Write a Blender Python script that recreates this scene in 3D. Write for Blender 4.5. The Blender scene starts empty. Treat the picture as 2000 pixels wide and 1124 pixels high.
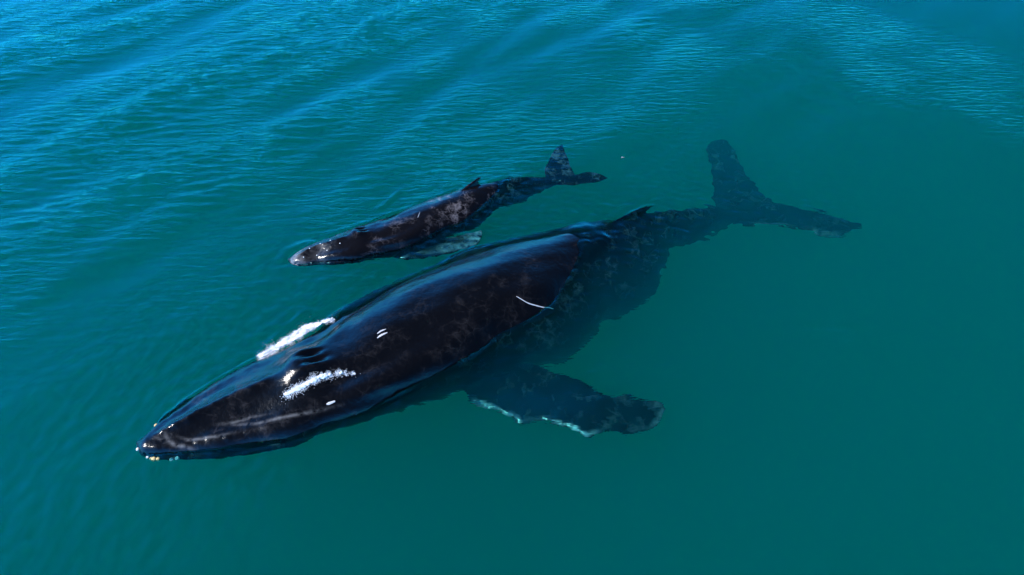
import bpy, bmesh, math, random
import numpy as np
from mathutils import Vector
from mathutils.bvhtree import BVHTree

rnd = random.Random(7)
SC = bpy.context.scene
COL = SC.collection

# ------------------------------------------------------------------ camera
cam = bpy.data.cameras.new('camera')
cam.lens, cam.sensor_width, cam.clip_end, cam.clip_start = 26, 36, 6000, .05
co = bpy.data.objects.new('camera', cam)
COL.objects.link(co)
co.location = (0, 0, 9.5)
co.rotation_euler = (math.radians(90 - 42), 0, 0)
SC.camera = co

# ------------------------------------------------------------------ sky, sun, exposure
SUN_EL, SUN_AZ = 46, 258          # azimuth clockwise from +Y: the sun stands to the left
w = bpy.data.worlds.new('World')
SC.world = w
w.use_nodes = True
nt = w.node_tree
sky = nt.nodes.new('ShaderNodeTexSky')
sky.sky_type = 'NISHITA'
sky.sun_disc = False
sky.sun_elevation = math.radians(SUN_EL)
sky.sun_rotation = math.radians(SUN_AZ)
sky.air_density, sky.dust_density, sky.ozone_density = 1.0, .4, 4.0
bg = nt.nodes['Background']
bg.inputs['Strength'].default_value = .15
tint = nt.nodes.new('ShaderNodeMix')          # a deep, clear blue sky
tint.data_type, tint.blend_type = 'RGBA', 'MULTIPLY'
tint.inputs[0].default_value = 1
tint.inputs[7].default_value = (.06, .69, 1.26, 1)
nt.links.new(sky.outputs[0], tint.inputs[6])
# the sky is deepest overhead and brighter towards the horizon, most of all on the left
stc = nt.nodes.new('ShaderNodeTexCoord')
dot = nt.nodes.new('ShaderNodeVectorMath'); dot.operation = 'DOT_PRODUCT'
dot.inputs[1].default_value = (.46, .07, .95)
nt.links.new(stc.outputs['Generated'], dot.inputs[0])
dep = nt.nodes.new('ShaderNodeMapRange'); dep.interpolation_type = 'SMOOTHSTEP'
for i_, v_ in zip((1, 2, 3, 4), (.22, .80, 1.95, .28)): dep.inputs[i_].default_value = v_
nt.links.new(dot.outputs['Value'], dep.inputs[0])
deep = nt.nodes.new('ShaderNodeVectorMath'); deep.operation = 'SCALE'
nt.links.new(tint.outputs[2], deep.inputs[0]); nt.links.new(dep.outputs[0], deep.inputs['Scale'])
nt.links.new(deep.outputs[0], bg.inputs['Color'])

sl = bpy.data.lights.new('sun', 'SUN')
sl.energy, sl.angle, sl.color = 4.6, math.radians(.5), (1, .93, .86)
so = bpy.data.objects.new('sun', sl)
COL.objects.link(so)
az, el = math.radians(SUN_AZ), math.radians(SUN_EL)
sdir = Vector((math.sin(az) * math.cos(el), math.cos(az) * math.cos(el), math.sin(el)))
so.rotation_euler = sdir.to_track_quat('Z', 'Y').to_euler()
so.location = sdir * 40
sl.cycles.is_caustics_light = True

SC.view_settings.view_transform = 'Standard'
SC.view_settings.look = 'None'
SC.view_settings.gamma = 1
SC.view_settings.exposure = .55
cy = SC.cycles
cy.use_denoising = True
cy.max_bounces, cy.transmission_bounces, cy.volume_bounces = 24, 12, 14
cy.glossy_bounces, cy.diffuse_bounces = 4, 3
cy.caustics_reflective = False
cy.caustics_refractive = True

# ------------------------------------------------------------------ helpers
def mesh_obj(name, verts, faces, mat, parent=None, smooth=True):
    me = bpy.data.meshes.new(name)
    if isinstance(verts, np.ndarray) and isinstance(faces, np.ndarray):
        me.vertices.add(len(verts)); me.vertices.foreach_set('co', verts.astype(np.float32).ravel())
        n, k = faces.shape
        me.loops.add(n * k); me.loops.foreach_set('vertex_index', faces.astype(np.int32).ravel())
        me.polygons.add(n); me.polygons.foreach_set('loop_start', np.arange(0, n * k, k, dtype=np.int32))
        me.update(calc_edges=True); me.validate()
    else:
        me.from_pydata([tuple(v) for v in verts], [], [tuple(f) for f in faces])
    me.polygons.foreach_set('use_smooth', [smooth] * len(me.polygons))
    me.materials.append(mat)
    o = bpy.data.objects.new(name, me)
    COL.objects.link(o)
    if parent is not None: o.parent = parent
    return o

def tag(o, label=None, cat=None, group=None, kind=None):
    for k, v in (('label', label), ('category', cat), ('group', group), ('kind', kind)):
        if v: o[k] = v
    return o

def new_mat(name):
    m = bpy.data.materials.new(name); m.use_nodes = True
    n = m.node_tree; n.nodes.clear()
    return m, n, n.nodes.new('ShaderNodeOutputMaterial')

def N(nt, typ, **kw):
    nd = nt.nodes.new(typ)
    for k, v in kw.items():
        if k in nd.inputs: nd.inputs[k].default_value = v
        else: setattr(nd, k, v)
    return nd

def ramp(nt, src, p0, p1, c0=(0, 0, 0, 1), c1=(1, 1, 1, 1)):
    r = nt.nodes.new('ShaderNodeValToRGB')
    r.color_ramp.elements[0].position, r.color_ramp.elements[1].position = p0, p1
    r.color_ramp.elements[0].color, r.color_ramp.elements[1].color = c0, c1
    nt.links.new(src, r.inputs[0])
    return r.outputs[0]

def math_n(nt, op, a, b):
    m = nt.nodes.new('ShaderNodeMath'); m.operation = op
    for i, v in enumerate((a, b)):
        if isinstance(v, (int, float)): m.inputs[i].default_value = v
        else: nt.links.new(v, m.inputs[i])
    return m.outputs[0]

def mixc(nt, fac, a, b):
    m = nt.nodes.new('ShaderNodeMix'); m.data_type = 'RGBA'
    if isinstance(fac, float): m.inputs[0].default_value = fac
    else: nt.links.new(fac, m.inputs[0])
    for i, v in ((6, a), (7, b)):
        if isinstance(v, tuple): m.inputs[i].default_value = v
        else: nt.links.new(v, m.inputs[i])
    return m.outputs[2]

def spline(s, tab, col):
    a = np.array(tab, float); x, y = a[:, 0], a[:, col]
    m = np.gradient(y, x)
    i = np.clip(np.searchsorted(x, s) - 1, 0, len(x) - 2); h = x[i + 1] - x[i]; t = (s - x[i]) / h
    return (2*t**3-3*t**2+1)*y[i] + (t**3-2*t**2+t)*h*m[i] + (-2*t**3+3*t**2)*y[i+1] + (t**3-t**2)*h*m[i+1]

def sst(x, a, b):
    t = np.clip((x - a) / (b - a), 0, 1); return t * t * (3 - 2 * t)

def gs(x, c, s): return np.exp(-((x - c) / s) ** 2)

def seg_dist(px, py, line):
    """distance to a polyline and the fraction along it of the nearest point"""
    best = np.full(px.shape, 1e9); fr = np.zeros(px.shape)
    n = len(line) - 1
    for i in range(n):
        a, b = np.array(line[i]), np.array(line[i + 1]); d = b - a
        t = np.clip(((px - a[0]) * d[0] + (py - a[1]) * d[1]) / (d @ d), 0, 1)
        q = np.hypot(px - a[0] - t * d[0], py - a[1] - t * d[1])
        s = q < best; best = np.where(s, q, best); fr = np.where(s, (i + t) / n, fr)
    return best, fr

def wavenoise(p, scale, seed, n=14):
    """smooth band-limited noise of 3-D points from random sines, about -1..1"""
    r = np.random.RandomState(seed); out = np.zeros(len(p))
    for _ in range(n):
        k = r.normal(size=3); k *= scale * r.uniform(.6, 1.5) / np.linalg.norm(k)
        out += np.sin(p @ k + r.uniform(0, 6.28))
    return out / math.sqrt(n / 2)

# ------------------------------------------------------------------ materials
def water_material():
    m, nt, out = new_mat('sea_water')
    g = N(nt, 'ShaderNodeBsdfGlass', IOR=1.333, Roughness=0.0)
    g.inputs['Color'].default_value = (.46, .97, 1, 1)
    tc = nt.nodes.new('ShaderNodeTexCoord')
    mp = N(nt, 'ShaderNodeMapping'); mp.inputs['Scale'].default_value = (2.2, 8.5, 1); mp.inputs['Rotation'].default_value = (0, 0, math.radians(-7))
    nt.links.new(tc.outputs['Object'], mp.inputs[0])
    n1 = N(nt, 'ShaderNodeTexNoise', Scale=1.0, Detail=3.0, Roughness=.5, Distortion=.3)
    nt.links.new(mp.outputs[0], n1.inputs['Vector'])
    at = N(nt, 'ShaderNodeAttribute', attribute_name='ripple')
    ms_ = nt.nodes.new('ShaderNodeMath'); ms_.operation = 'POWER'; ms_.inputs[1].default_value = 1.7   # sharper crests than troughs
    nt.links.new(n1.outputs[0], ms_.inputs[0])
    h = math_n(nt, 'MULTIPLY', ms_.outputs[0], at.outputs['Fac'])
    b = N(nt, 'ShaderNodeBump', Strength=1.0, Distance=.062)
    nt.links.new(h, b.inputs['Height'])
    nt.links.new(b.outputs[0], g.inputs['Normal'])
    nt.links.new(g.outputs[0], out.inputs['Surface'])
    return m

def water_volume():
    m, nt, out = new_mat('sea_water_body')
    sc_, ab = N(nt, 'ShaderNodeVolumeScatter'), N(nt, 'ShaderNodeVolumeAbsorption')
    sc_.inputs['Color'].default_value = (.005, 1, .80, 1); sc_.inputs['Density'].default_value = .215
    ab.inputs['Color'].default_value = (.0, .993, .872, 1); ab.inputs['Density'].default_value = .63
    ad = nt.nodes.new('ShaderNodeAddShader')
    nt.links.new(sc_.outputs[0], ad.inputs[0]); nt.links.new(ab.outputs[0], ad.inputs[1])
    nt.links.new(ad.outputs[0], out.inputs['Volume'])
    m.cycles.homogeneous_volume = True
    return m

def skin_material(name, base, grey, amount, cells):
    m, nt, out = new_mat(name)
    p = nt.nodes.new('ShaderNodeBsdfPrincipled')
    tc = nt.nodes.new('ShaderNodeTexCoord')
    n1 = N(nt, 'ShaderNodeTexNoise', Scale=2.6, Detail=7.0, Roughness=.62, Distortion=.4)
    n2 = N(nt, 'ShaderNodeTexNoise', Scale=8.0, Detail=5.0, Roughness=.6)
    n3 = N(nt, 'ShaderNodeTexNoise', Scale=46.0, Detail=3.0)
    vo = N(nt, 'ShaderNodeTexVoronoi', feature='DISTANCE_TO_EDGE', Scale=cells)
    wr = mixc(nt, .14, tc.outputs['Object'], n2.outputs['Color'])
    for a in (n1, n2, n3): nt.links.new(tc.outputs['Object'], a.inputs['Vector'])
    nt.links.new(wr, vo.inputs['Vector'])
    mot = N(nt, 'ShaderNodeAttribute', attribute_name='mottle')
    pal = N(nt, 'ShaderNodeAttribute', attribute_name='pale')
    patch = math_n(nt, 'MULTIPLY', ramp(nt, n1.outputs[0], .50, .68), ramp(nt, n2.outputs[0], .42, .62))
    net = math_n(nt, 'MULTIPLY', ramp(nt, vo.outputs['Distance'], .0, .05, (1, 1, 1, 1), (0, 0, 0, 1)), ramp(nt, n1.outputs[0], .45, .6))  # pale net in the skin: scratches, and the underwater net of sunlight painted in
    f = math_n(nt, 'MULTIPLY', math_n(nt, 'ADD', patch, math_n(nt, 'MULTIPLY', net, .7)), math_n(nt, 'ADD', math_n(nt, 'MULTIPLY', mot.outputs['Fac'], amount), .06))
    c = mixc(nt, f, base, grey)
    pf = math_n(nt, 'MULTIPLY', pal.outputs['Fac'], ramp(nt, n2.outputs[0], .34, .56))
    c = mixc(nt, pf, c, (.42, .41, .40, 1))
    nt.links.new(c, p.inputs['Base Color'])
    rr = nt.nodes.new('ShaderNodeMapRange'); rr.inputs[3].default_value, rr.inputs[4].default_value = .06, .26
    nt.links.new(n2.outputs[0], rr.inputs[0]); nt.links.new(rr.outputs[0], p.inputs['Roughness'])
    p.inputs['IOR'].default_value = 1.36
    p.inputs['Specular IOR Level'].default_value = .62
    hh = math_n(nt, 'ADD', math_n(nt, 'MULTIPLY', n2.outputs[0], .7), math_n(nt, 'MULTIPLY', n3.outputs[0], .12))
    b = N(nt, 'ShaderNodeBump', Strength=.32, Distance=.04)
    nt.links.new(hh, b.inputs['Height']); nt.links.new(b.outputs[0], p.inputs['Normal'])
    nt.links.new(p.outputs[0], out.inputs['Surface'])
    return m

def plain(name, col, rough=.6, var=.25, scale=30):
    m, nt, out = new_mat(name)
    p = nt.nodes.new('ShaderNodeBsdfPrincipled')
    tc = nt.nodes.new('ShaderNodeTexCoord')
    n = N(nt, 'ShaderNodeTexNoise', Scale=float(scale), Detail=4.0)
    nt.links.new(tc.outputs['Object'], n.inputs['Vector'])
    d = tuple(v * (1 - var) for v in col[:3]) + (1,)
    nt.links.new(mixc(nt, n.outputs[0], d, col), p.inputs['Base Color'])
    p.inputs['Roughness'].default_value = rough
    nt.links.new(p.outputs[0], out.inputs['Surface'])
    return m

M_WATER, M_BODY = water_material(), water_volume()
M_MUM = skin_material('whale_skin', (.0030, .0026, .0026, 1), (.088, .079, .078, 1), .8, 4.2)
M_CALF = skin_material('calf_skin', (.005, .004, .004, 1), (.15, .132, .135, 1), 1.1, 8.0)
M_FOAM = plain('sea_foam', (.86, .88, .9, 1), .5, .1)
M_SCAR = plain('scar_tissue', (.72, .68, .66, 1), .45, .3)
M_BARN = plain('barnacle_shell', (.78, .56, .24, 1), .7, .4)
M_BARNW = plain('pale_barnacle_shell', (.8, .78, .70, 1), .7, .3)

# ------------------------------------------------------------------ whales
# s (snout to notch), x, y, height of the back, half width, half height, keel, roll
MUM = [
  (0.000, -5.844, 6.935, 0.030, 0.100, 0.080, 0.000, 0.000),
  (0.020, -5.696, 6.899, 0.100, 0.199, 0.139, 0.000, 0.000),
  (0.060, -5.318, 7.096, 0.170, 0.445, 0.267, 0.000, 0.000),
  (0.120, -4.721, 7.471, 0.260, 0.769, 0.415, 0.000, -2.400),
  (0.200, -3.791, 7.965, 0.360, 1.011, 0.526, 0.000, -4.800),
  (0.280, -2.880, 8.560, 0.400, 1.190, 0.720, 0.000, -7.200),
  (0.360, -2.050, 9.340, 0.430, 1.490, 1.030, 0.020, -9.600),
  (0.450, -1.047, 10.170, 0.430, 1.527, 1.161, 0.050, -12.000),
  (0.540, 0.074, 10.966, 0.320, 1.719, 1.444, 0.100, -14.400),
  (0.620, 1.129, 11.729, 0.115, 1.361, 1.252, 0.180, -16.800),
  (0.700, 2.187, 12.283, -0.030, 1.144, 1.201, 0.250, -16.800),
  (0.780, 3.140, 12.991, -0.260, 0.502, 0.627, 0.280, -14.400),
  (0.860, 4.001, 13.422, -0.620, 0.439, 0.592, 0.250, -9.600),
  (0.930, 4.748, 13.914, -1.050, 0.317, 0.411, 0.100, -4.800),
  (1.000, 5.458, 14.032, -1.320, 0.220, 0.176, 0.000, 0.000)]
CALF = [
  (0.000, -4.508, 11.420, -0.020, 0.050, 0.040, 0.000, 0.000),
  (0.030, -4.333, 11.394, 0.080, 0.169, 0.118, 0.000, 0.000),
  (0.090, -3.973, 11.605, 0.140, 0.330, 0.204, 0.000, -2.400),
  (0.170, -3.487, 11.707, 0.250, 0.437, 0.271, 0.000, -4.800),
  (0.260, -2.966, 12.012, 0.250, 0.565, 0.362, 0.000, -7.200),
  (0.360, -2.374, 12.325, 0.250, 0.626, 0.426, 0.020, -9.600),
  (0.460, -1.787, 12.842, 0.240, 0.644, 0.477, 0.060, -12.000),
  (0.560, -1.102, 13.345, 0.220, 0.650, 0.520, 0.150, -14.400),
  (0.640, -0.610, 13.726, 0.170, 0.418, 0.397, 0.250, -14.400),
  (0.730, -0.135, 14.058, 0.040, 0.362, 0.435, 0.250, -12.000),
  (0.830, 0.399, 14.347, -0.100, 0.284, 0.341, 0.150, -6.000),
  (0.920, 0.895, 14.399, -0.150, 0.160, 0.176, 0.000, 0.000),
  (1.000, 1.248, 14.436, -0.160, 0.090, 0.072, 0.000, 0.000)]
MUM_FINS = dict(
  fluke_far=([(4.80, 13.80, -1.35), (4.85, 14.61, -1.43), (4.94, 15.24, -1.52), (5.08, 16.04, -1.60), (5.09, 16.63, -1.70), (5.18, 17.12, -1.80), (5.42, 17.50, -1.90)],
             [(5.98, 14.01, -1.40), (6.03, 14.66, -1.47), (5.98, 15.24, -1.53), (5.86, 15.67, -1.60), (5.88, 16.36, -1.70), (5.89, 17.04, -1.80), (5.76, 17.57, -1.90)], .10, 0),
  fluke_near=([(5.03, 13.51, -1.35), (5.55, 13.49, -1.33), (6.17, 13.43, -1.32), (6.60, 13.27, -1.30), (7.00, 13.04, -1.30), (7.31, 13.02, -1.30), (7.77, 13.29, -1.30)],
              [(5.69, 14.31, -1.40), (6.07, 14.54, -1.38), (6.55, 14.20, -1.37), (6.99, 14.04, -1.35), (7.36, 13.89, -1.33), (7.63, 13.64, -1.32), (7.96, 13.42, -1.30)], .10, 0),
  flipper=([(-.92, 8.73, -.95), (-.74, 8.27, -.89), (-.29, 8.02, -.82), (.19, 7.74, -.76), (.56, 7.74, -.70), (.93, 7.57, -.63), (1.22, 7.39, -.61), (1.60, 7.48, -.63), (2.03, 7.47, -.65), (2.26, 7.52, -.66), (2.46, 7.72, -.68), (2.59, 7.94, -.70)],
           [(-.14, 9.09, -.95), (.53, 9.03, -.88), (.74, 8.86, -.80), (1.0, 8.72, -.73), (1.26, 8.56, -.66), (1.44, 8.33, -.59), (1.62, 8.22, -.56), (1.75, 8.17, -.58), (1.89, 8.22, -.60), (2.21, 8.14, -.61), (2.48, 8.11, -.63), (2.59, 8.05, -.65)], .13, .05),
  flipper_hidden=([(-2.4, 9.6, -1.3), (-1.6, 9.95, -1.75), (-.8, 10.3, -2.2), (0, 10.7, -2.5), (.5, 11.0, -2.6)],
                  [(-1.7, 9.5, -1.5), (-1.2, 9.6, -1.9), (-.5, 10.0, -2.3), (.1, 10.5, -2.55), (.52, 10.9, -2.62)], .13, .04))
CALF_FINS = dict(
  fluke_far=([(.78, 14.41, -.17), (.77, 14.82, -.15), (.88, 15.14, -.13), (.99, 15.51, -.12), (1.10, 15.72, -.11), (1.22, 15.80, -.10)],
             [(1.48, 14.41, -.17), (1.44, 14.65, -.15), (1.37, 14.94, -.13), (1.35, 15.19, -.12), (1.28, 15.53, -.11), (1.25, 15.78, -.10)], .05, 0),
  fluke_near=([(1.0, 14.16, -.17), (1.23, 14.17, -.18), (1.41, 14.18, -.19), (1.65, 14.25, -.20), (2.01, 14.34, -.21), (2.18, 14.45, -.22)],
              [(1.31, 14.58, -.17), (1.53, 14.59, -.18), (1.68, 14.68, -.19), (1.83, 14.71, -.20), (2.09, 14.61, -.21), (2.23, 14.49, -.22)], .05, 0),
  flipper=([(-2.59, 11.80, -.35), (-2.36, 11.65, -.30), (-1.80, 11.63, -.25), (-1.22, 11.78, -.22), (-.71, 12.07, -.21), (-.64, 12.29, -.20)],
           [(-2.14, 12.09, -.35), (-1.40, 12.29, -.29), (-1.03, 12.36, -.23), (-.81, 12.41, -.20), (-.65, 12.47, -.19), (-.63, 12.40, -.18)], .06, .02),
  flipper_hidden=([(-2.6, 12.6, -.45), (-2.2, 12.85, -.7), (-1.7, 13.0, -.95), (-1.3, 13.1, -1.1)],
                  [(-2.3, 12.5, -.5), (-2.0, 12.65, -.75), (-1.6, 12.85, -.98), (-1.28, 13.05, -1.11)], .06, .02))

def resample(pts, n):
    p = np.array(pts, float); d = np.r_[0, np.cumsum(np.linalg.norm(np.diff(p, axis=0), axis=1))]
    u = d / d[-1]; t = np.linspace(0, 1, n); tab = np.column_stack([u, p])
    return np.stack([spline(t, tab, c) for c in (1, 2, 3)], 1)

def blade(lead, trail, th, knob, n=70, m=26):
    """a fin: leading and trailing edge, thickest behind the leading edge, thin at the rim"""
    A, B = resample(lead, n), resample(trail, n)
    c = B - A; span = np.gradient((A + B) / 2, axis=0)
    nor = np.cross(c, span); nor /= np.maximum(np.linalg.norm(nor, axis=1), 1e-6)[:, None]
    nor[nor[:, 2] < 0] *= -1
    u = np.linspace(0, 1, n)
    if knob:   # knobbly leading edge
        k = knob * (gs((u * 7) % 1, .5, .22)) * sst(u, .12, .25)
        A = A - c / np.maximum(np.linalg.norm(c, axis=1), 1e-6)[:, None] * k[:, None]
        c = B - A
    v = (1 - np.cos(np.linspace(0, math.pi, m))) / 2
    prof = 2.2 * np.sqrt(np.clip(v, 0, 1)) * (1 - v) ** .8 + .0
    thick = th * (1 - .72 * u) + .012
    P = A[:, None] + c[:, None] * v[None, :, None]
    off = nor[:, None] * (prof[None] * thick[:, None] * .62 + .014)[:, :, None]
    top, bot = P + off, P - off
    ring = np.concatenate([top, bot[:, ::-1]], 1); k = ring.shape[1]
    V = ring.reshape(-1, 3); i = np.arange(n * k).reshape(n, k); j = np.roll(i, -1, 1)
    F = [tuple(q) for q in np.stack([i[:-1], j[:-1], j[1:], i[1:]], -1).reshape(-1, 4)]
    F += [tuple(i[0][::-1]), tuple(i[-1])]
    return V, F

def body(st, big, n, na):
    """the trunk of a whale lofted along its spine, with head ridges, lips, blowhole and pleats"""
    s = np.r_[np.linspace(0, .03, 14)[:-1] ** 1, np.linspace(.03, 1, n)]
    x, y, zt, w, h, k, ro = [spline(s, st, c) for c in range(1, 8)]
    rnd_end = np.sqrt(np.clip(s / .018, .02, 1))
    w, h = np.maximum(w, .02) * rnd_end, np.maximum(h, .02) * rnd_end
    dx, dy = np.gradient(x, s), np.gradient(y, s); L = np.hypot(dx, dy)
    # smooth heading so that the rings do not cross
    ker = np.ones(31) / 31
    lx, ly = [np.convolve(np.pad(q, 15, 'edge'), ker, 'valid') for q in (-dy / L, dx / L)]
    a = np.linspace(-math.pi, math.pi, na, endpoint=False)
    S, A = np.meshgrid(s, a, indexing='ij'); ab = np.abs(A)
    c, sn = np.cos(A), np.sin(A)
    D = np.zeros_like(S)
    m = big
    head = sst(S, .0, .03)
    D += .055 * m * gs(A, 0, .13) * sst(S, .03, .06) * (1 - sst(S, .17, .21))          # rostral ridge
    D -= .070 * m * gs(ab, .55, .32) * sst(S, .04, .09) * (1 - sst(S, .17, .24))        # flat sides of the snout
    D += .150 * m * gs(A, 0, .26) * gs(S, .222, .020)                                   # splash guard
    D += .070 * m * gs(ab, .20, .09) * gs(S, .240, .018)                                # raised rims of the blowholes
    D -= .090 * m * gs(ab, .09, .035) * gs(S, .245, .012)                               # the two slits
    D -= .070 * m * gs(ab, .62, .20) * sst(S, .22, .26) * (1 - sst(S, .34, .44))        # troughs beside the nape
    D += .045 * m * gs(ab, .95, .22) * sst(S, .22, .27) * (1 - sst(S, .36, .46))
    mouth = 1.15 + 2.2 * S + .9 * sst(S, .17, .25)
    D -= .085 * m * gs(ab, mouth, .06) * sst(S, .012, .03) * (1 - sst(S, .23, .27))    # mouth line
    D += .065 * m * gs(ab, mouth + .22, .16) * sst(S, .012, .04) * (1 - sst(S, .22, .28))
    for q, e in ((.42, .035), (.62, .03)):
        D += e * m * gs(ab, mouth + q, .05) * sst(S, .02, .05) * (1 - sst(S, .16, .24))
    pl = sst(ab, mouth + .55, mouth + .8) * sst(S, .03, .06) * (1 - sst(S, .46, .56))
    D -= .024 * m * pl * (.5 + .5 * np.cos(A * 34))                                     # throat pleats
    r = random.Random(5)                                                               # tubercles on the snout
    for si in np.arange(.035, .20, .0165):
        for rowa in (.0, .85, 1.75):
            for sg in ((1, -1) if rowa else (1,)):
                aa = sg * (rowa + r.uniform(-.08, .08)) if rowa < 1.5 else sg * (1.28 + 2.2 * si + r.uniform(0, .3))
                wl = .0042 + r.uniform(0, .002)
                wd = .075 * m / np.maximum(np.interp(si, s, w), .08)
                D += .013 * m * gs(S, si + r.uniform(-.004, .004), wl) * gs(A, aa, min(wd, .35))
    for si in np.arange(.80, .93, .022):                                                # knuckles along the tail stock
        D += .035 * m * gs(S, si, .007) * gs(A, 0, .22)
    D += .055 * m * gs(A, 0, .22) * gs(S, .73, .035)
    vv = np.stack([S.ravel() * 13.3 * m, np.cos(A.ravel()) * w.repeat(na), np.sin(A.ravel()) * w.repeat(na)], 1)
    D += .010 * m * wavenoise(vv, 5.5 / m, 2).reshape(D.shape) * head + .006 * m * wavenoise(vv * np.array([.45, 1, 1]), 13 / m, 9).reshape(D.shape) * head
    rr = np.radians(ro)[:, None]
    X = w[:, None] * sn * (1 - k[:, None] * c) + D * sn * head; Z = h[:, None] * c + D * c * head
    X2, Z2 = X * np.cos(rr) - Z * np.sin(rr), X * np.sin(rr) + Z * np.cos(rr)
    P = np.stack([x[:, None] + lx[:, None] * X2, y[:, None] + ly[:, None] * X2, (zt - h)[:, None] + Z2], 2)
    i = np.arange(P.shape[0] * na).reshape(-1, na); j = np.roll(i, -1, 1)
    F = [tuple(q) for q in np.stack([i[:-1], i[1:], j[1:], j[:-1]], -1).reshape(-1, 4)]
    F += [tuple(i[0]), tuple(i[-1][::-1])]
    return P.reshape(-1, 3), F, P, s

def dorsal(P, s, na, s0, s1, tip_s, hgt, lean):
    """a low hooked fin standing on the ridge of the back"""
    top = P[:, na // 2]; n = 40
    t = np.linspace(0, 1, n); ss = s0 + (s1 - s0) * t
    base = np.stack([np.interp(ss, s, top[:, c]) for c in range(3)], 1)
    ax = base[-1] - base[0]; ln = np.linalg.norm(ax); ax /= ln
    side = np.cross(ax, (0, 0, 1)); side /= np.linalg.norm(side)
    up = np.cross(side, ax); up /= np.linalg.norm(up)
    up = up - side * lean; up /= np.linalg.norm(up)
    V, F, rows = [], [], 14
    for iz in range(rows):
        f = iz / (rows - 1)
        a0 = .02 + .86 * f ** 1.15; a1 = 1.0 + .06 * f - .16 * math.sin(f * math.pi)   # front edge sweeps back, rear edge hollow
        for half in (1, -1):
            for q in (range(n) if half == 1 else range(n - 1, -1, -1)):
                tq = a0 + (a1 - a0) * t[q]
                b = np.array([np.interp(tq, t, base[:, c]) for c in range(3)]) if tq <= 1 else base[-1] + ax * ln * (tq - 1)
                th = .34 * hgt * (1 - .8 * f) * math.sqrt(max(t[q] * (1 - t[q]), 0)) + .006
                V.append(b + up * (hgt * (f * 1.12 - .12)) + side * half * th)
    k = 2 * n
    for iz in range(rows - 1):
        for q in range(k):
            q2 = (q + 1) % k
            F.append((iz * k + q, iz * k + q2, (iz + 1) * k + q2, (iz + 1) * k + q))
    F.append(tuple(range(k))[::-1]); F.append(tuple(range((rows - 1) * k, rows * k)))
    return np.array(V), F

def whale(name, st, fins, big, n, na, voxel, mat, dors, label):
    V, F, P, s = body(st, big, n, na)
    parts = [(V, F)] + [blade(*f) for f in fins.values()] + [dorsal(P, s, na, *dors)]
    vs, fs, o0 = [], [], 0
    for v, f in parts:
        vs.append(v); fs += [tuple(i + o0 for i in q) for q in f]; o0 += len(v)
    tmp = mesh_obj('whale_form', np.concatenate(vs), fs, mat)
    bm = bmesh.new(); bm.from_mesh(tmp.data); bmesh.ops.recalc_face_normals(bm, faces=bm.faces); bm.to_mesh(tmp.data); bm.free()
    md = tmp.modifiers.new('fuse', 'REMESH'); md.mode = 'VOXEL'; md.voxel_size = voxel
    sm = tmp.modifiers.new('ease', 'SMOOTH'); sm.factor, sm.iterations = .5, 2
    dg = bpy.context.evaluated_depsgraph_get()
    me = bpy.data.meshes.new_from_object(tmp.evaluated_get(dg))
    old = tmp.data; bpy.data.objects.remove(tmp); bpy.data.meshes.remove(old)
    me.name = name
    me.polygons.foreach_set('use_smooth', [True] * len(me.polygons))
    me.materials.clear(); me.materials.append(mat)
    # stand the origin under the middle of the animal
    base = Vector((st[len(st) // 2][1], st[len(st) // 2][2], 0))
    co_ = np.empty(len(me.vertices) * 3, np.float32); me.vertices.foreach_get('co', co_); co_ = co_.reshape(-1, 3)
    world = co_.astype(float).copy()
    me.vertices.foreach_set('co', (co_ - np.array(base, np.float32)).ravel()); me.update()
    o = bpy.data.objects.new(name, me); COL.objects.link(o); o.location = base
    o.cycles.is_caustics_receiver = True
    # nearest station along the spine
    q = np.array(st)[:, :3]; ss = np.linspace(0, 1, 200); ctr = np.stack([spline(ss, st, 1), spline(ss, st, 2)], 1)
    sv = np.empty(len(world))
    for a in range(0, len(world), 20000):
        d = ((world[a:a + 20000, None, :2] - ctr[None]) ** 2).sum(2); sv[a:a + 20000] = ss[d.argmin(1)]
    tag(o, label, 'whale', 'humpback whales swimming side by side')
    return o, world, sv, base

def set_attr(o, name, val):
    at = o.data.attributes.new(name, 'FLOAT', 'POINT'); at.data.foreach_set('value', np.asarray(val, np.float32))

mum, mw, ms, mbase = whale('humpback_whale', MUM, MUM_FINS, 1.0, 520, 260, .026, M_MUM, (.700, .782, .78, .27, .45),
    'huge black humpback whale with a long flipper, larger of the two, swimming nearest the camera')
set_attr(mum, 'mottle', .07 + .14 * gs(ms, .14, .08) + (.55 + .4 * sst(ms, .4, .6)) * (1 - sst(mw[:, 2], -.25, .12)))  # grey mottling raised below the waterline, painting in the ripple light there
lips = np.zeros(len(mw))                    # pale lines along the ridges round the chin and lower lip
for line, wd, am in (([(-5.18, 6.96), (-5.02, 6.91), (-4.80, 6.93), (-4.55, 6.97), (-4.29, 7.04)], .022, .30),
                     ([(-5.43, 7.10), (-5.33, 6.92), (-5.21, 6.84), (-5.0, 6.80), (-4.85, 6.79)], .026, .30),
                     ([(-5.55, 6.95), (-5.40, 6.90), (-5.30, 6.83)], .02, .2), ([(-4.7, 7.16), (-4.4, 7.2), (-4.1, 7.3), (-3.8, 7.34)], .02, .22),
                     ([(-4.6, 7.16), (-4.0, 7.18), (-3.3, 7.34), (-2.7, 7.55)], .022, .25)):
    d_, f_ = seg_dist(mw[:, 0], mw[:, 1], line); lips += am * gs(d_, 0, wd) * (mw[:, 2] > -.3) * np.sin(np.clip(f_, .05, .95) * math.pi)
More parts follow.
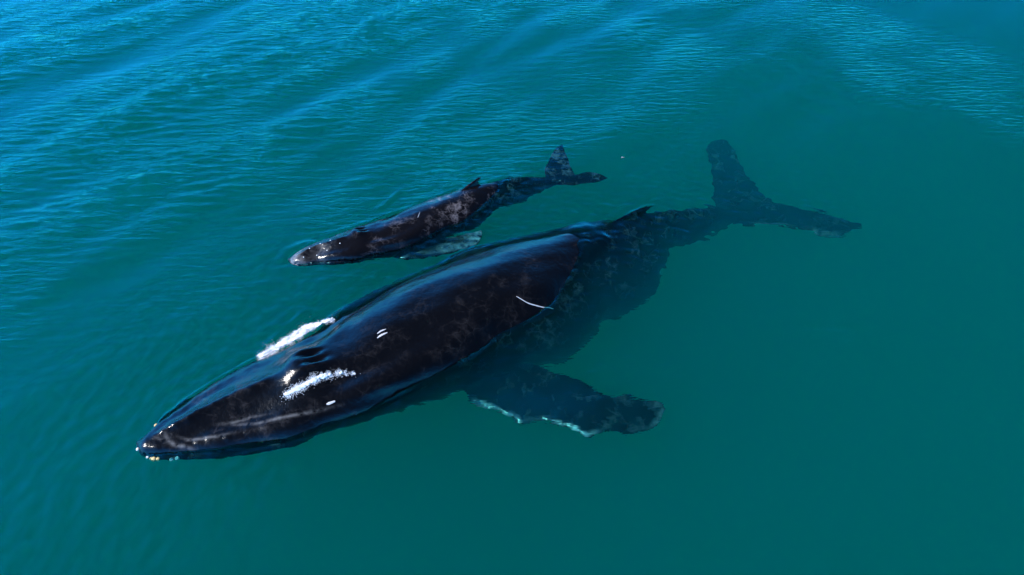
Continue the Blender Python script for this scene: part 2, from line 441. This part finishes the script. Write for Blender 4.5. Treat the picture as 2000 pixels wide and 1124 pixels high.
for line, wd, am in ((MUM_FINS['flipper'][0][1:], .05, .8), (MUM_FINS['fluke_near'][0][1:6], .09, .5)):   # fin edges paled in the skin colour where rippling sunlight catches them
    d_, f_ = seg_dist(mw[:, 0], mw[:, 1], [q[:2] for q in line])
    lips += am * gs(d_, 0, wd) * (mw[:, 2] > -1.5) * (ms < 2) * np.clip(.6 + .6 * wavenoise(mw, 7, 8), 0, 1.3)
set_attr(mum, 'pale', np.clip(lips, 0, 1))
calf, cw, cs, cbase = whale('humpback_whale', CALF, CALF_FINS, .5, 420, 200, .014, M_CALF, (.560, .640, .64, .18, .35),
    'small mottled grey humpback calf with a pale snout, swimming beyond the huge black whale')
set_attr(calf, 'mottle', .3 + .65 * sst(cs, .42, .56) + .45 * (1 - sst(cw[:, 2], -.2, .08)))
fl, _ = seg_dist(cw[:, 0], cw[:, 1], [(-1.7, 11.95), (-.6, 12.4)])  # pale calf flipper, its sunlit tip lightened further in the colour
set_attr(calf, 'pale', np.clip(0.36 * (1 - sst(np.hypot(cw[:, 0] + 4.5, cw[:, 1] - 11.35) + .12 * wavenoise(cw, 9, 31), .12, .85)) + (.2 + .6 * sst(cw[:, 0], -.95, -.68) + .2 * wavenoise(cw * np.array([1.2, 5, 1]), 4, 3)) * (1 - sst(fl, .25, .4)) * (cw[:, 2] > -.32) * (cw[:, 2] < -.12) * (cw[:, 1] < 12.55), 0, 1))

# ------------------------------------------------------------------ water
def axis(lo, hi, c_step):
    def grow(c):
        out, d = [], 0.
        while d < 800:
            st = c_step + .013 * d if d < 26 else max(.15 * d, .4)
            d += st; out.append(d)
        return np.array(out)
    g = grow(0)
    return np.concatenate([(lo - g)[::-1], np.arange(lo, hi, c_step), hi + g])

def build_water():
    xs, ys = axis(-6.4, 3.4, .027), axis(6.3, 15.4, .027)
    X, Y = np.meshgrid(xs, ys); nx, ny = len(xs), len(ys)
    x, y = X.ravel(), Y.ravel()
    p2 = np.stack([x, y, 0 * x], 1)
    # how ruffled the surface is: wind ripples far left, slick water round the whales
    u = (-x * .72 + (y - 9.2) * .72) / 8.2
    patch = wavenoise(p2, .55, 3) * .22 + wavenoise(p2 * np.array([1, 1, 0]), 1.3, 4) * .12
    rip = sst(u + 1.25 * patch, -.08, 1.35)
    slick, _ = seg_dist(x, y, [(-5.8, 7), (-2, 9.5), (1, 11.5), (4, 13.5), (6.5, 14)])
    rip *= .25 + .75 * sst(slick, 1.2, 4.5)
    rip *= 1 - .72 * sst(x, 1.5, 8)
    boil = np.exp(-(((x - 8.6) / 3.2) ** 2 + ((y - 18.2) / 3.6) ** 2)) + .7 * np.exp(-(((x - 12.5) / 2.6) ** 2 + ((y - 20.5) / 2.6) ** 2))
    z = np.zeros_like(x); r = np.random.RandomState(11)
    far = np.exp(-(np.maximum(np.hypot(x, y - 12) - 24, 0) / 14) ** 2)
    # long low swell whose crests run from near left to far right
    for lam, amp, an in ((3.1, .013, -38), (2.3, .012, -30), (4.6, .018, -46), (1.5, .006, -22), (1.9, .009, -52), (8.5, .03, -34)):
        a = math.radians(an + r.uniform(-4, 4)); k = 6.283 / lam
        ph = k * (x * math.cos(a) + y * math.sin(a)) + r.uniform(0, 6.28) + .5 * wavenoise(p2, .35, int(lam * 10))
        z += amp * (np.sin(ph) + .25 * np.sin(2 * ph + .6)) * (.35 + .65 * sst(u, -.4, 1))
    z *= 1 - .85 * np.exp(-(slick / 2.4) ** 2)
    swell = z / z[np.hypot(x, y - 12) < 20].std()
    rip = rip * np.clip(.72 + .34 * swell, .15, 1.7)
    # wind ripples, crests across the view
    for i in range(26):
        lam = .24 * (2.2 ** r.uniform(0, 1)); a = math.radians(96 + r.normal() * 13); k = 6.283 / lam
        z += .0064 * lam ** .9 * rip * np.sin(k * (x * math.cos(a) + y * math.sin(a)) + r.uniform(0, 6.28)) * far
    # confused wash behind the flukes and small cross ripples over the whales
    for i in range(24):
        lam = .28 * (4 ** r.uniform(0, 1)); a = r.uniform(0, 6.28); k = 6.283 / lam
        z += lam * (.0011 * boil) * np.sin(k * (x * math.cos(a) + y * math.sin(a)) + r.uniform(0, 6.28))
    near = np.exp(-(slick / 3.2) ** 2)
    for i in range(22):
        lam = .15 * (3.2 ** r.uniform(0, 1)); a = r.uniform(0, 6.28); k = 6.283 / lam
        z += .0046 * lam * near * (1 - .45 * sst(y, 12.5, 15)) * np.sin(k * (x * math.cos(a) + y * math.sin(a)) + r.uniform(0, 6.28))
    # bow waves and water lapping along the whales
    for line, hgt, sig in (([(-4.66, 11.30), (-4.50, 11.70), (-4.12, 11.98), (-3.62, 12.24), (-3.10, 12.56), (-2.7, 12.9)], .06, .13),
                           ([(-1.05, 9.21), (-.8, 9.67), (-.38, 10.12), (.3, 10.58), (.81, 11.19), (1.36, 11.84)], .075, .15),
                           ([(-4.43, 8.66), (-4.28, 9.15), (-4.05, 9.54), (-3.76, 10.04)], .022, .06),
                           ([(-3.05, 12.9), (-2.75, 13.35), (-2.45, 14.0)], .02, .09)):
        d, f = seg_dist(x, y, line)
        z += hgt * gs(d, 0, sig) * np.clip(.8 + .55 * wavenoise(p2, 7, 40), .1, 1.7) * np.sin(np.clip(f, .02, .98) * math.pi) ** .7
    # the water climbs and laps a little where skin breaks the surface
    hb = np.full((ny, nx), -9.)
    for vw in (mw, cw):
        ix = np.clip(np.searchsorted(xs, vw[:, 0]), 0, nx - 1); iy = np.clip(np.searchsorted(ys, vw[:, 1]), 0, ny - 1)
        np.maximum.at(hb, (iy, ix), vw[:, 2])
    hb = np.maximum.reduce([hb, np.roll(hb, 1, 0), np.roll(hb, 1, 1), np.roll(hb, -1, 0), np.roll(hb, -1, 1)])
    hb = np.where(hb < -3, -3, hb)
    for _ in range(2): hb = (hb + np.roll(hb, 1, 0) + np.roll(hb, -1, 0) + np.roll(hb, 1, 1) + np.roll(hb, -1, 1)) / 5
    hb = hb.ravel()
    z += .032 * np.exp(-((hb - z) / .075) ** 2) * (1 + .7 * wavenoise(p2, 4.5, 21))
    V = np.stack([x, y, z], 1)
    i = np.arange(nx * ny).reshape(ny, nx)
    F = np.stack([i[:-1, :-1], i[:-1, 1:], i[1:, 1:], i[1:, :-1]], -1).reshape(-1, 4)
    # closed below so that it is a body of water
    ring = np.concatenate([i[0, :-1], i[:-1, -1], i[-1, :0:-1], i[:0:-1, 0]])
    n0 = len(V); low = V[ring].copy(); low[:, 2] = -40
    top = V.copy(); top[:, 2] += .006
    V = np.concatenate([top, low])
    k = np.arange(len(ring)); k2 = (k + 1) % len(ring)
    S = np.stack([ring[k], n0 + k, n0 + k2, ring[k2]], -1)
    o = mesh_obj('water', np.stack([x, y, z], 1), F, M_WATER)
    d = mesh_obj('sea', V, np.concatenate([F, S]), M_BODY)
    bm = bmesh.new(); bm.from_mesh(d.data); bm.verts.ensure_lookup_table()
    bm.faces.new([bm.verts[j] for j in (n0 + k)[::-1]]); bm.to_mesh(d.data); bm.free()
    tag(d, 'clouded teal body of the sea below the surface', 'sea', kind='structure')
    att = o.data.attributes.new('ripple', 'FLOAT', 'POINT')
    val = (.17 + 1.25 * rip * (1 - .78 * sst(x, 0, 8)) + .22 * boil) * np.clip(.72 + .55 * wavenoise(p2, 1.0, 51) * sst(x, -6, 4) + .25 * wavenoise(p2, 2.2, 52), .15, 1.6) / .8 * (.4 + .6 * sst(slick, 1.4, 4))
    att.data.foreach_set('value', val.astype(np.float32))
    o.cycles.is_caustics_caster = True
    return tag(o, 'teal green sea surface, blue and rippled in the far left corner', 'sea', kind='structure')

water = build_water()

# ------------------------------------------------------------------ foam
dg = bpy.context.evaluated_depsgraph_get(); dg.update()
def tree(o):
    me = o.data
    return BVHTree.FromPolygons([o.matrix_world @ v.co for v in me.vertices], [tuple(p.vertices) for p in me.polygons])
bpy.context.view_layer.update()
T_MUM, T_CALF, T_SEA = tree(mum), tree(calf), tree(water)
def surface_z(x, y, with_whale=True):
    z = T_SEA.ray_cast(Vector((x, y, 3)), Vector((0, 0, -1)))[0].z
    if with_whale:
        for t in (T_MUM, T_CALF):
            hit = t.ray_cast(Vector((x, y, 3)), Vector((0, 0, -1)))[0]
            if hit is not None: z = max(z, hit.z)
    return z
ICO = {}
def ico(sub):
    if sub not in ICO:
        bm = bmesh.new(); bmesh.ops.create_icosphere(bm, subdivisions=sub, radius=1)
        ICO[sub] = (np.array([v.co[:] for v in bm.verts]), np.array([[v.index for v in f.verts] for f in bm.faces])); bm.free()
    return ICO[sub]
def beads(specs):
    vs, fs, k = [], [], 0
    for x, y, z, r, fl in specs:
        v, f = ico(2 if r > .017 else 1)
        vs.append(v * np.array([r, r, r * fl]) + np.array([x, y, z])); fs.append(f + k); k += len(v)
    return np.concatenate(vs), np.concatenate(fs)
def foam(line, width, clumps, per, tail, label, seed):
    """froth: clumps of fine bubbles along a line, dense at its head and broken towards its tail"""
    r = random.Random(seed); L = np.array(line, float); d = np.r_[0, np.cumsum(np.hypot(*np.diff(L, axis=0).T))]
    out = []
    for _ in range(clumps):
        q = r.random() * d[-1]; t = q / d[-1]
        dense = 1 - float(sst(t, tail, 1.0))
        env = width * (.4 + .6 * math.sin(min(max(t * 1.05, .06), .97) * math.pi)) * (1.25 - .25 * dense)
        cx, cy_ = np.interp(q, d, L[:, 0]) + r.gauss(0, env), np.interp(q, d, L[:, 1]) + r.gauss(0, env)
        size = r.uniform(.016, .052) * (.45 + .55 * dense)
        hump = r.uniform(.3, 1.1) * size * dense
        for _ in range(int(per * (.12 + .88 * dense) * r.uniform(.15, 1.2))):
            ox, oy = r.gauss(0, size), r.gauss(0, size)
            out.append((cx + ox, cy_ + oy, hump * math.exp(-(ox * ox + oy * oy) / (size * size)), r.uniform(.0025, .0058), .8))
    for _ in range(clumps * 3):                # the film of wet froth under the bubbles
        q = r.random() * d[-1]; t = q / d[-1]; dense = 1 - float(sst(t, tail * .8, .85))
        if r.random() > dense: continue
        env = width * .62 * (.35 + .65 * math.sin(min(max(t * 1.05, .06), .97) * math.pi))
        out.append((np.interp(q, d, L[:, 0]) + r.gauss(0, env), np.interp(q, d, L[:, 1]) + r.gauss(0, env), .004, r.uniform(.018, .036), .35))
    for _ in range(clumps):                    # stray bubbles round about
        q = r.random() * d[-1]
        out.append((np.interp(q, d, L[:, 0]) + r.gauss(0, width * 2), np.interp(q, d, L[:, 1]) + r.gauss(0, width * 2), 0, r.uniform(.002, .0045), .7))
    out = [(x, y, surface_z(x, y) + z, q, f) for x, y, z, q, f in out]
    V, F = beads(out); b = V.mean(0); b[2] = V[:, 2].min()
    o = mesh_obj('foam_patch', V - b, F, M_FOAM); o.location = b
    return tag(o, label, 'sea foam', 'foam patches washed up along the head of the large whale')
foam([(-4.33, 8.74), (-4.12, 8.97), (-3.90, 9.21), (-3.69, 9.47), (-3.26, 9.62)], .052, 150, 210, .5, 'long white foam patch in the water against the far side of the black head', 1)
foam([(-3.60, 7.64), (-3.37, 7.77), (-3.14, 7.94), (-2.93, 8.07), (-2.56, 8.11)], .021, 80, 110, .08, 'shorter white foam patch lying on the near side of the black head', 2)
V, F = beads([(rnd.gauss(0, .025), rnd.gauss(0, .02), 0, rnd.uniform(.004, .008), .7) for _ in range(9)])
fleck = mesh_obj('foam_fleck', V, F, M_FOAM); fleck.location = (2.63, 15.18, surface_z(2.63, 15.18, False))
tag(fleck, 'tiny white foam fleck alone on open water right of the flukes of the calf', 'sea foam')

# ------------------------------------------------------------------ scars and barnacles
def down(T, x, y):
    h = T.ray_cast(Vector((x, y, 3)), Vector((0, 0, -1)))
    return h[0], h[1]
def ribbon(name, T, pts, wid, parent, base, mat):
    P = resample([(a, b, 0) for a, b in pts], 28); rows = []
    tg = np.gradient(P, axis=0)
    for i, (p, t) in enumerate(zip(P, tg)):
        n_ = Vector((-t[1], t[0], 0)).normalized(); f = i / 27
        ww = wid * (.25 + .75 * math.sin(min(max(f, .03), .97) * math.pi) ** .6) * (.8 + .4 * rnd.random())
        row = []
        for e in (-1, -.4, .4, 1):
            h, nn = down(T, p[0] + n_.x * ww * e, p[1] + n_.y * ww * e)
            row.append(np.array(h + nn * (.004 + .006 * (1 - e * e))) - np.array(base))
        rows.append(row)
    V = np.array(rows).reshape(-1, 3)
    F = np.array([(i * 4 + q, i * 4 + q + 1, i * 4 + q + 5, i * 4 + q + 4) for i in range(27) for q in range(3)])
    return mesh_obj(name, V, F, mat, parent)
def barnacle(x, y, z, r, nor, parent, base, mat):
    V, F = [], []
    prof = ((.02, -.3), (1, -.25), (.95, .3), (.72, .75), (.52, .95), (.34, .9), (.26, .55), (.02, .5))
    for rr, hh in prof:
        for a in range(12):
            an = a / 12 * 6.283; k = rr * (1 + .10 * (a % 2))
            V.append(Vector((k * math.cos(an) * r, k * math.sin(an) * r, hh * r)))
    for q in range(len(prof) - 1):
        for a in range(12):
            F.append((q * 12 + a, q * 12 + (a + 1) % 12, (q + 1) * 12 + (a + 1) % 12, (q + 1) * 12 + a))
    rot = Vector(nor).to_track_quat('Z', 'Y')
    V = np.array([(rot @ v + Vector((x, y, z)) - base)[:] for v in V])
    return mesh_obj('barnacle', V, np.array(F), mat, parent)

# white scratches, a curved scar and a white eye spot on the large whale
for pts, wd in (([(.08, 10.0), (.28, 9.94), (.49, 9.95), (.76, 9.99)], .010),
                ([(-2.31, 8.88), (-2.25, 8.94), (-2.17, 8.98)], .013), ([(-2.30, 8.79), (-2.24, 8.85), (-2.14, 8.91)], .017),
                ([(-2.96, 7.52), (-2.83, 7.58)], .02)):
    ribbon('scar', T_MUM, pts, wd, mum, mbase, M_SCAR)
for pts, wd in (([(-1.94, 12.64), (-1.97, 12.45)], .005), ([(-1.2, 13.80), (-1.12, 13.86)], .015)):
    ribbon('scar', T_CALF, pts, wd, calf, cbase, M_SCAR)
# barnacles along the chin
for x, y, r, m in ((-5.65, 7.26, .034, M_BARN), (-5.77, 6.80, .028, M_BARNW), (-5.60, 6.60, .028, M_BARNW), (-5.47, 6.60, .042, M_BARN), (-5.40, 6.58, .036, M_BARN),
                   (-5.52, 6.62, .03, M_BARN), (-5.20, 6.60, .034, M_BARNW), (-5.12, 6.61, .036, M_BARNW)):
    p, n_, i_, d_ = T_MUM.find_nearest(Vector((x, y, .02)))
    barnacle(p.x, p.y, p.z, r, n_, mum, mbase, m)
# tubercles with pale tips on the calf's snout
for x, y in ((-4.06, 11.55), (-3.86, 11.66), (-3.66, 11.72), (-3.9, 11.42), (-3.7, 11.5), (-3.45, 11.62), (-4.15, 11.35), (-4.0, 11.28)):
    h, nn = down(T_CALF, x, y)
    if h is None: continue
    V, F = beads([(0, 0, 0, .016, .6)])
    mesh_obj('tubercle', V + np.array(h - cbase), F, M_BARNW, calf)
for o in bpy.data.objects:           # sunlight bent by the waves reaches whatever lies under them
    if o.type == 'MESH' and o.get('kind') != 'structure': o.cycles.is_caustics_receiver = True
